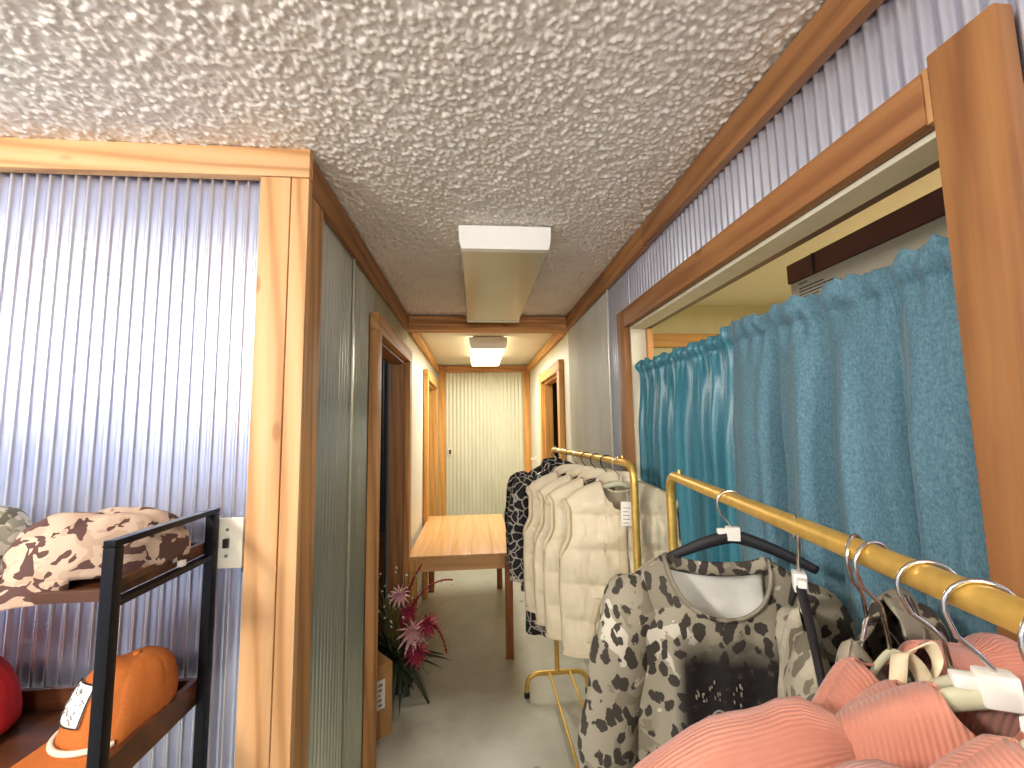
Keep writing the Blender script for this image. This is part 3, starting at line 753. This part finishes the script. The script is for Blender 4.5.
# ------------------------------------------------------------------ garment racks
RZ = 1.53
R1a, R1b = Vector((.502, 2.80, 1.53)), Vector((.588, 1.56, 1.54))     # far rack, far / near ends
R2a, R2b = Vector((.606, 1.30, 1.53)), Vector((.385, .02, 1.53))       # near rack
def arc(c, a, b, r, n=8):
    """rounded corner at c between directions a and b (unit vectors away from the corner)"""
    p0 = c + a * r; p2 = c + b * r
    return [p0 * (1 - t) ** 2 + c * 2 * t * (1 - t) + p2 * t * t for t in [i / n for i in range(n + 1)]]
def rack(label, A, B, feet, rods, legs_w):
    c = (A + B) / 2; t = thing('garment_rack', label, 'clothes rack', (c.x, c.y, 0)); o0 = Vector((c.x, c.y, 0))
    a, b = A - o0, B - o0; d = (b - a).normalized(); dn = Vector((0, 0, -1)); side = Vector((1, 0, 0)) if True else d
    m = MB(); pts = arc(a, dn, d, .07) + arc(b, -d, dn, .07); m.tube(pts, .0145, 14); m.build('rail', M_GOLD, t, smooth=True, angle=60)
    for k, p in enumerate((a, b)):
        if not feet[k]: continue
        bot = Vector((p.x, p.y, .148))
        m = MB(); m.tube([p + dn * .0698, bot], .0145, 14); m.build('upright', M_GOLD if k else M_GOLD, t, smooth=True, angle=60)
        l, r = Vector((p.x - legs_w, p.y, .004)), Vector((p.x + legs_w, p.y, .004)); zt = .135
        m = MB(); m.tube([l] + arc(Vector((l.x, l.y, zt)), dn, Vector((1, 0, 0)), .085) + arc(Vector((r.x, r.y, zt)), Vector((-1, 0, 0)), dn, .085) + [r], .0145, 14); m.build('foot', M_GOLD, t, smooth=True, angle=60)
        for q in (l, r):
            m = MB(); m.lathe([(0, 0), (.018, 0), (.018, .03), (0, .03)], 14, (q.x, q.y, 0)); m.build('foot_cap', M_BLKPL, t, smooth=True, angle=40)
    for x in rods:
        m = MB(); m.tube([(a.x + x, a.y, .137), (b.x + x - (b.x - a.x), b.y, .137)], .008, 10); m.build('base_rod', M_GOLD, t, smooth=True, angle=60)
    for p in (a, b):
        m = MB(); m.lathe([(0, .012), (.005, .011), (.006, .004), (.006, 0), (0, 0)], 12, (p.x + d.x * (.10 if p is a else -.10), p.y + d.y * (.10 if p is a else -.10), p.z + .0135)); m.build('knob', M_GOLD, t, smooth=True, angle=50)
    return t
rack('gold garment rack holding cream vests, farther of the two', R1a, R1b, (1, 1), (-.05, .08), .195)
rack('gold garment rack holding leopard tops and pink sweaters, nearest', R2a, R2b, (1, 1), (-.05, .08), .20)

def on_rail(A, B, y):
    t = (y - A.y) / (B.y - A.y); p = A + (B - A) * t; return p
HR = .0145 + .0022
def hook_pts(r=.026, drop=.075, rz0=0.0):
    """wire hook resting over the rail; local origin = rail axis, hook lies in the local XZ plane"""
    pts = []
    cz = HR - r
    for k in range(15):
        a = math.radians(-35 + k * (215 + 20) / 14); pts.append((r * math.cos(a), 0, cz + r * math.sin(a)))
    # come back under the rail centre
    x, _, z = pts[-1]
    pts += [(x + .004, 0, z - .014), (-.008, 0, cz - r - .010), (0, 0, cz - r - .022), (0, 0, -drop)]
    return pts
def hanger(label, pos, rz, arm_mat, hw=.19, drop=.085, fall=.055, hook_mat=None, thick=.011, group='clothes hangers', clip=False, tilt=0.0):
    h = thing('clothes_hanger', label, 'hanger', pos, rz, group); h.rotation_euler = (0, tilt, rz)
    m = MB(); m.tube(hook_pts(drop=drop), .0023, 8); m.build('hook', hook_mat or M_CHROME, h, smooth=True)
    def f(s): return (s * hw, 0, -drop - fall * (abs(s) ** 1.35) - .004)
    m = MB(); m.tube([f(i / 20 - 1) for i in range(41)], lambda t: thick * (1 - .35 * abs(2 * t - 1)), 12, flat=(1.25, .8)); m.build('arms', arm_mat, h, smooth=True)
    if clip:
        m = MB(); m.box(-.013, .013, -.009, .009, -drop - .012, -drop + .016, .003); m.box(-.03, -.012, -.006, .006, -drop + .0, -drop + .012, .003); m.build('hook_collar', M_WHPL, h, smooth=True, angle=40)
    return h

def smooth01(x): x = max(0, min(1, x)); return x * x * (3 - 2 * x)
def interp(tab, t):
    for (a, x), (b, y) in zip(tab, tab[1:]):
        if t <= b: return x + (y - x) * smooth01((t - a) / (b - a)) if b > a else y
    return tab[-1][1]
def body(g, mat, hem, top, widths, thick, neck_w, nf, nb, drop, seed=0, fold=.008, foldn=5, puff=None, wr=.004, nu=72, nv=72, name='body', solid=.003, lean=0.0, sagx=0.0, asym=0.0):
    """front and back of a garment that hangs from its shoulders; local origin on the rail, front faces -Y"""
    def zt(u, front):
        a = abs(u); n = neck_w
        if a < n:
            q = math.sqrt(max(0, 1 - (a / n) ** 2)); return top - (nf if front else nb) * q
        return top - (drop + (asym if u < 0 else 0)) * ((a - n) / (1 - n)) ** 1.25 - .03 * a ** 10
    def mk(front):
        s = -1 if front else 1
        def f(uu, v):
            u = -math.cos(PI * uu) if False else (uu * 2 - 1)
            u = math.copysign(abs(u) ** .85, u)
            z = hem + v * (zt(u, front) - hem)
            W = interp(widths, v); x = W * u
            prof = max(0, 1 - abs(u) ** 3.0) ** .55
            zc = (top - z)
            if abs(u) >= neck_w or not front: zc = max(0, zt(u, front) - z)
            th = thick * prof * math.sqrt(min(1, zc / .075))
            amp = prof * smooth01(zc / .15)
            fo = fold * math.sin(u * foldn * PI + seed + 1.5 * nz(u * 2, z * 3, seed)) * (1.15 - v) * amp
            w = wr * nz(x * 14, z * 11, seed + (3 if front else 9)) * amp + .5 * wr * nz(x * 34, z * 28, seed + 5) * amp
            p = 0
            if puff:
                step, pa = puff; ph = abs(math.sin(PI * (z - hem) / step)) ** .55; p = pa * (ph - .5) * prof * smooth01(zc / .08) + (pa * .2 * nz(x * 60, z * 25, seed)) * amp
            return (x + .004 * nz(z * 9, seed, s), s * (th + p + w) + fo + lean * zc, z + sagx * u * (1 - v) * .1)
        return f
    m = MB(); wm = interp(widths, .5)
    uvb = lambda a, b: ((a * 2 - 1) * wm + 1, b * (top - hem))
    m.grid(mk(True), nu, nv, uvb); m.grid(mk(False), nu, nv, uvb)
    m.weld(6e-4)
    o = m.build(name, mat, g, smooth=True, solid=solid, off=-1)
    return o, mk
def sleeve(g, mat, pts, r0, r1, seed, flat=(1, .62), wr=.006, name='sleeve', seg=26, sub=26):
    P = [Vector(p) for p in pts]; out = []
    def cr(t):
        n = len(P) - 1; f = t * n; i = min(n - 1, int(f)); q = f - i
        p0, p1, p2, p3 = P[max(0, i - 1)], P[i], P[i + 1], P[min(n, i + 2)]
        return .5 * ((2 * p1) + (p2 - p0) * q + (2 * p0 - 5 * p1 + 4 * p2 - p3) * q * q + (3 * p1 - p0 - 3 * p2 + p3) * q ** 3)
    line = [cr(i / sub) for i in range(sub + 1)]
    m = MB()
    m.tube(line, lambda t: (r0 + (r1 - r0) * t) * (1 + .05 * math.sin(9 * t * PI + seed)) * (.2 + .8 * smooth01(t / .2)) , seg, flat=flat)
    for v in m.bm.verts:
        c = v.co; n2 = nz(c.x * 16, c.y * 16 + seed, c.z * 11) * wr + nz(c.x * 40, c.y * 40, c.z * 22 + seed) * wr * .5
        v.co = c + Vector((n2, n2 * .8, 0))
    return m.build(name, mat, g, smooth=True, angle=70)

# ---- cream puffer vests on the far rack
VW = [(0, .245), (.08, .25), (.45, .255), (.62, .25), (.78, .215), (.93, .215), (1, .235)]
def vest(label, y, rz, seed, dx=0, front=False):
    p = on_rail(R1a, R1b, y); g = thing('puffer_vest', label, 'vest', (p.x + dx, p.y, p.z), rz, 'cream puffer vests')
    top, hem = -.075, -.75
    o, mk = body(g, M_CREAM, hem, top, VW, .050, .30, .11, .045, .07, seed, .007, 3, (.135, .030), .008)
    # armhole bindings follow the silhouette
    for s in (-1, 1):
        for k, (yy, rr) in enumerate(((-.018, .010), (.022, .009))):
            pts = []
            for i in range(25):
                v = .60 + .39 * i / 24; W = interp(VW, v); z = hem + v * (top - .075 - hem)
                bul = math.sin(PI * i / 24)
                pts.append((s * (W - .008), yy * (.4 + 1.5 * bul), z))
            m = MB(); m.tube(pts, rr, 10); m.build('armhole_binding', M_CREAM2, g, smooth=True)
    # stand collar, open at the front
    def cf(u, v):
        a = (u - .5) * 2 * 2.75; k = (1 - math.cos(a)) / 2
        r = 1 + .25 * v * (1 - .6 * k)
        return (.078 * math.sin(a) * r, (.040 * math.cos(a)) * r - .018 * k, top - .012 - .105 * k ** 1.4 + .042 * v * (1 - .35 * k))
    m = MB(); m.grid(cf, 48, 6); m.build('collar', M_CREAM, g, smooth=True, solid=.012)
    f = mk(True)
    def zp(u, v): q = Vector(f(.5 + (u - .5) * .045, .02 + v * .965)); q.y -= .006 + .004 * math.sin(PI * u); return q
    m = MB(); m.grid(zp, 6, 60); m.build('placket', M_CREAM2, g, smooth=True, solid=.004)
    for s in (-1, 1):
        def wp(u, v):
            uu = .5 + s * (.17 + .085 * (1 - v) + (u - .5) * .05); q = Vector(f(uu, .10 + .25 * v)); q.y -= .010 * math.sin(PI * u) * math.sin(PI * v) ** .4 + .002; return q
        m = MB(); m.grid(wp, 8, 24); m.build('pocket_welt', M_CREAM2, g, smooth=True, solid=.003)
    m = MB(); m.tube([Vector(f(i / 40, .012)) + Vector((0, -.002, 0)) for i in range(41)], .008, 8); m.build('hem_binding', M_CREAM2, g, smooth=True)
    if front:
        m = MB(); m.box(-.002, .038, -.094, -.091, -.235, -.145, .001, Matrix.Rotation(.03, 4, 'Y')); tg = m.build('price_tag', M_PAPER, g)
        m = MB()
        for i, w in enumerate((.02, .026, .024, .018, .026)): m.box(.006, .006 + w, -.0955, -.0938, -.225 + i * .014, -.2225 + i * .014, 0, Matrix.Rotation(.03, 4, 'Y'))
        m.build('tag_print', M_GREYINK, tg)
        m = MB(); m.tube([(.02, -.09, -.15), (.02, -.07, -.11), (.02, -.03, -.09)], .0012, 6); m.build('tag_string', M_PAPER, tg)
    return g
rz1 = -.22
vest('cream puffer vest with white price tag, frontmost on the far rack', 1.70, rz1, 1.0, 0, True)
vest('cream puffer vest directly behind the one with the price tag', 1.83, rz1 - .05, 2.0, -.035)
vest('cream puffer vest third from the front on the far rack', 1.96, rz1 - .02, 3.0, -.05)
vest('cream puffer vest farthest back, against the black jackets', 2.10, rz1 - .08, 4.0, -.075)
for y, rz, mat, hm, lb, dx in ((1.70, rz1, M_PALEH, M_CHROME, 'chrome hooked hanger inside the vest with the price tag', 0), (1.83, rz1 - .05, M_BLKPL, M_BLKPL, 'black hanger in the second vest from the front', 0), (1.96, rz1, M_BLKPL, M_BLKPL, 'black hanger in the third vest from the front', 0), (2.10, rz1 - .08, M_BLKPL, M_BLKPL, 'black hanger in the vest nearest the black jackets', 0)):
    p = on_rail(R1a, R1b, y); h = hanger(lb, (p.x + dx, p.y, p.z), rz, mat, .18, .085, .06, hm, thick=.009)
# ---- black crackle-print jackets
GW = [(0, .215), (.3, .21), (.7, .215), (.9, .21), (1, .205)]
def jacket(label, y, rz, seed, dx, hem):
    p = on_rail(R1a, R1b, y); g = thing('jacket', label, 'jacket', (p.x + dx, p.y, p.z), rz, 'black crackle print jackets')
    body(g, M_GIR, hem, -.085, GW, .04, .28, .10, .03, .085, seed, .012, 4, None, .006)
    pts = [(.065 * math.sin(2 * PI * i / 24), -.008 - .04 * math.cos(2 * PI * i / 24), -.07 - .03 * (math.cos(2 * PI * i / 24) * .5 + .5)) for i in range(24)]
    m = MB(); m.tube(pts, .016, 10, closed=True, flat=(1.8, .7)); m.build('collar', M_GIR, g, smooth=True)
    for s in (-1, 1):
        sleeve(g, M_GIR, [(s * .17, 0, -.135), (s * .225, -.005, -.22), (s * .25, -.01, -.42), (s * .245, -.015, -.62), (s * .25, -.015, -.70)], .068, .05, seed + s, (1, .7))
    m = MB(); m.box(-.02, .02, .030, .034, -.115, -.09); m.build('neck_label', mat_simple('brown_label', '8a6038', .7), g)
    return g
jacket('black crackle print jacket, farthest garment on the far rack', 2.66, -.25, 1.5, -.03, -.86)
jacket('black crackle print jacket just behind the cream vests', 2.40, -.2, 3.9, -.05, -.98)
for y, rz, dx, lb in ((2.66, -.25, -.0, 'thin wire hanger in the farthest black jacket'), (2.40, -.2, -.0, 'thin wire hanger in the black jacket next to the vests')):
    p = on_rail(R1a, R1b, y); hanger(lb, (p.x + dx, p.y, p.z), rz, M_BLKPL, .17, .075, .07, M_CHROME, thick=.007)
# spare empty wire hangers, thin hooks only just seen
for y, lb in ((2.24, 'empty wire hanger on far rack between jackets and vests'), (2.53, 'empty wire hanger on far rack between the black jackets')):
    p = on_rail(R1a, R1b, y); hanger(lb, (p.x, p.y, p.z), -.15, M_CHROME, .17, .07, .07, M_CHROME, thick=.0035)

# ---- leopard tops on the near rack
LW = [(0, .20), (.3, .19), (.7, .185), (.85, .182), (1, .175)]
p = on_rail(R2a, R2b, .86); RZL = -.30
g = thing('leopard_top', 'grey leopard print scoop neck top facing camera on black hanger', 'top', (p.x - .045, p.y, p.z), RZL)
bo, mk = body(g, M_LEO, -.74, -.115, LW, .045, .56, .105, .02, .045, 4.4, .014, 4, None, .007)
fb = mk(False)
def lin_f(u, v): q = Vector(fb(.5 + (u - .5) * .50, .74 + v * .235)); q.y -= .007; return q
m = MB(); m.grid(lin_f, 24, 12); m.build('neck_lining', M_LINING, g, smooth=True, solid=.001)
ff = mk(True)
m = MB(); m.tube([Vector(ff(.5 + (i / 40 - .5) * .52, 1.0)) + Vector((0, -.003, 0)) for i in range(41)], .007, 8, flat=(1.4, .6)); m.build('neckband', M_LEO_S, g, smooth=True)
m = MB(); m.tube([Vector(fb(.5 + (i / 40 - .5) * .52, 1.0)) + Vector((0, .0, -.004)) for i in range(41)], .010, 8, flat=(1.4, .5)); m.build('neckband', M_LEO_S, g, smooth=True)
sleeve(g, M_LEO_S, [(-.125, 0, -.165), (-.172, -.01, -.225), (-.208, -.02, -.38), (-.232, -.03, -.56), (-.245, -.035, -.76)], .062, .050, 2.2, (1, .7), .009)
sleeve(g, M_LEO_S, [(.125, 0, -.165), (.175, -.005, -.225), (.205, -.01, -.38), (.215, -.02, -.56), (.22, -.02, -.74)], .060, .048, 6.2, (1, .7), .009)
M_FADE = mat_simple('faded_white_print', '8f877a', .7, nscale=60, namt=.4)
def fy(x, z): return ff(.5 + x / .38, (z + .74) / (.74 - .115 - .10))[1] - .006
for (cx, cz, r) in ((-.015, -.415, .026), (.05, -.41, .020)):
    m = MB(); m.tube([(cx + r * .7 * math.sin(2 * PI * i / 28), fy(cx, cz) , cz + r * math.cos(2 * PI * i / 28) * (1 + .25 * (math.cos(2 * PI * i / 28) > 0))) for i in range(28)], .0018, 6, closed=True); m.build('print_ring', M_FADE, g, smooth=True)
m = MB(); rnd = random.Random(4)
for k in range(22):
    x = rnd.uniform(-.06, .03); z = rnd.uniform(-.372, -.335); q = fy(x, z); l = rnd.uniform(.002, .008); w2 = rnd.uniform(.0012, .003)
    m.box(x, x + w2, q - .001, q + .002, z, z + l)
m.build('print_sequins', M_FADE, g, smooth=True)
hanger('black velvet hanger holding the scoop neck leopard top', (p.x - .045 * 0, p.y, p.z), RZL, M_BLKPL, .15, .072, .060, M_CHROME, thick=.011, clip=True)

p = on_rail(R2a, R2b, .63); RZE = 1.02
g = thing('leopard_top', 'washed leopard top seen edge on between scoop neck top and pink sweaters', 'top', (p.x, p.y, p.z), RZE)
body(g, M_LEO2, -.72, -.135, [(0, .16), (.8, .15), (1, .14)], .030, .3, .07, .02, .075, 8.4, .012, 4, None, .006)
for s in (-1, 1): sleeve(g, M_LEO2, [(s * .10, 0, -.185), (s * .14, -.01, -.24), (s * .16, -.02, -.40), (s * .16, -.03, -.66)], .045, .036, 3.1 + s, (1, .8), .009)
hanger('black hanger with chrome hook in the edge on leopard top', (p.x, p.y, p.z), RZE, M_BLKPL, .14, .085, .075, M_CHROME, thick=.009, clip=True)
p = on_rail(R2a, R2b, .505); RZS = .50
g = thing('leopard_top', 'dark spotted leopard top peeking over the pink shoulder', 'top', (p.x, p.y, p.z), RZS)
body(g, M_LEO_S, -.70, -.085, [(0, .17), (.8, .18), (1, .18)], .030, .3, .07, .02, .045, 2.4, .014, 4, None, .008, asym=.13); g.rotation_euler = (0, -.22, RZS)
for s in (-1, 1): sleeve(g, M_LEO_S, [(s * .13, 0, -.155 - (.11 if s < 0 else 0)), (s * .17, 0, -.22 - (.10 if s < 0 else 0)), (s * .19, 0, -.40), (s * .18, 0, -.66)], .045, .038, 5.1 + s, (1, .8), .008)
hanger('chrome hooked hanger in the dark spotted leopard top', (p.x, p.y, p.z), RZS, M_CHROME, .10, .085, .10, M_CHROME, thick=.003, tilt=-.22)

# ---- pink rib-knit sweaters
SW = [(0, .20), (.4, .20), (.8, .19), (1, .175)]
def sweater(label, y, rz, seed, hem=-.72, top=-.072, drop=.055, out=0.0, tilt=0.0, asym=0.0, low=0.0):
    p = on_rail(R2a, R2b, y); g = thing('sweater', label, 'sweater', (p.x, p.y, p.z - low), rz, 'coral pink sweaters'); g.rotation_euler = (0, tilt, rz)
    b2, mk2 = body(g, M_KNIT, hem, top, SW, .050, .25, .035, .015, drop, seed, .012, 3, None, .010, asym=asym)
    for s in (-1, 1):
        e = out if s < 0 else 0; k = asym if s < 0 else 0
        sleeve(g, M_KNIT, [(s * .085, 0, -.125 - k * .4), (s * (.155 + e * .3), -.006, -.148 - k * .8), (s * (.225 + e * .7), -.015, -.215 + e * .3 - k), (s * (.26 + e), -.02, -.34), (s * (.27 + e), -.02, -.66)], .056, .05, seed + s * 2, (1, .8), .010)
    return g
RS = -.50
A_Y, B_Y, C_Y, D_Y = .475, .405, .352, .30
gA = sweater('coral pink sweater with bunched cream ribbons at its neck', A_Y, .08, 1.1, drop=.045, tilt=-.10, asym=.085, low=.030)
sweater('coral pink sweater on the pale sage hanger, between ribbons and white clip', B_Y, RS + .10, 4.1, tilt=-.14, asym=.045, low=.022)
sweater('coral pink sweater under the white hanger clip, its sleeve reaching furthest left', C_Y, RS, 6.3, out=.06, tilt=-.05, asym=.03)
sweater('coral pink sweater nearest the camera at bottom right edge', D_Y, -.02, 9.3, drop=.065)
m = MB(); rnd = random.Random(8)
def ribbon(m, pts, w, nrm):
    pts = [Vector(q) for q in pts]; nrm = Vector(nrm).normalized() * w / 2; n = len(pts) - 1
    def f(u, v):
        t = u * n; i = min(n - 1, int(t)); q = t - i
        p0, p1, p2, p3 = pts[max(0, i - 1)], pts[i], pts[i + 1], pts[min(n, i + 2)]
        c = .5 * ((2 * p1) + (p2 - p0) * q + (2 * p0 - 5 * p1 + 4 * p2 - p3) * q * q + (3 * p1 - p0 - 3 * p2 + p3) * q ** 3)
        return c + nrm * (2 * v - 1)
    m.grid(f, 18, 2)
ribbon(m, [(-.035, -.03, -.115), (-.03, -.035, -.075), (-.015, -.03, -.06), (.0, -.035, -.085), (-.01, -.04, -.12)], .016, (.3, -.5, .2))
ribbon(m, [(-.02, -.045, -.125), (-.04, -.05, -.105), (-.03, -.05, -.085), (-.01, -.05, -.10), (-.02, -.05, -.125)], .014, (.8, -.3, .4))
ribbon(m, [(-.05, -.045, -.125), (-.065, -.05, -.115), (-.06, -.045, -.098), (-.045, -.045, -.105)], .018, (.2, -.6, .6))
ribbon(m, [(-.005, -.03, -.06), (.015, -.035, -.055), (.022, -.035, -.075), (.01, -.035, -.09)], .014, (.2, -.5, .5))
m.build('ribbon_loops', M_TAGC, gA, smooth=True, solid=.0015)
for y, rz, mat, lb in ((A_Y, .08, M_PALEH, 'chrome hooked hanger beside the cream ribbons in the rear pink sweater'), (B_Y, RS + .10, M_PALEH, 'pale sage hanger without clip, just behind the white clip'), (C_Y, RS, M_PALEH, 'pale sage hanger with the white clip turned to camera'), (D_Y, -.02, M_PALEH, 'pale hanger in the pink sweater nearest the camera')):
    p = on_rail(R2a, R2b, y); hanger(lb, (p.x, p.y, p.z), rz, mat, .125, .074 + {A_Y: .030, B_Y: .022}.get(y, 0), {A_Y: .125, B_Y: .09}.get(y, .055), M_CHROME, thick=.004 if y == A_Y else .0085, clip=(y in (C_Y, D_Y)), tilt={A_Y: -.10, B_Y: -.14, C_Y: -.05, D_Y: 0}[y])
# ------------------------------------------------------------------ light
def area(name, loc, rot, sx, sy, power, col):
    l = bpy.data.lights.new(name, 'AREA'); l.shape = 'RECTANGLE'; l.size = sx; l.size_y = sy; l.energy = power; l.color = col
    o = bpy.data.objects.new(name, l); COL.objects.link(o); o.location = loc; o.rotation_euler = rot; return o
def bulb(name, loc, r, power, col):
    l = bpy.data.lights.new(name, 'POINT'); l.shadow_soft_size = r; l.energy = power; l.color = col
    o = bpy.data.objects.new(name, l); COL.objects.link(o); o.location = loc; return o
bulb('shop_lamp', (-1.55, -.55, 2.3), .14, 80, (1, .96, .90)); bulb('shop_lamp', (.15, -2.2, 2.2), .16, 78, (1, .96, .90))
area('corridor_lamp', (.125, 4.55, 2.40), (0, 0, 0), .3, 1.1, 21, (1, .96, .86))
bulb('dim_room_fill', (-1.5, 2.2, 2.2), .1, 5, (1, .95, .9))  # added fill without a fixture, lifts the ribs inside the left doorway
area('changing_room_lamp', (1.7, 1.4, 2.42), (0, 0, 0), .3, .6, 17, (1, .95, .83))
w = bpy.data.worlds.new('daylight'); SC.world = w; w.use_nodes = True
bg = w.node_tree.nodes['Background']; bg.inputs['Color'].default_value = (.80, .88, 1.0, 1); bg.inputs['Strength'].default_value = .65

# ------------------------------------------------------------------ camera
cam = bpy.data.cameras.new('camera'); co = bpy.data.objects.new('camera', cam); COL.objects.link(co)
yaw, pitch, roll = .08698, .09864, -.01612
fwd = Vector((math.sin(yaw) * math.cos(pitch), math.cos(yaw) * math.cos(pitch), math.sin(pitch)))
r = Vector((math.cos(yaw), -math.sin(yaw), 0)); u = r.cross(fwd)
r2 = r * math.cos(roll) + u * math.sin(roll); u2 = -r * math.sin(roll) + u * math.cos(roll)
co.matrix_world = Matrix((( r2.x, u2.x, -fwd.x, 0), (r2.y, u2.y, -fwd.y, 0), (r2.z, u2.z, -fwd.z, 1.69), (0, 0, 0, 1)))
cam.sensor_fit = 'HORIZONTAL'; cam.sensor_width = 36; cam.lens = 421.6 / 1024 * 36; cam.clip_start = .02; cam.clip_end = 60
SC.camera = co
vs = SC.view_settings; vs.view_transform = 'Standard'; vs.look = 'None'; vs.gamma = 1; vs.exposure = 0.82; vs.use_curve_mapping = False
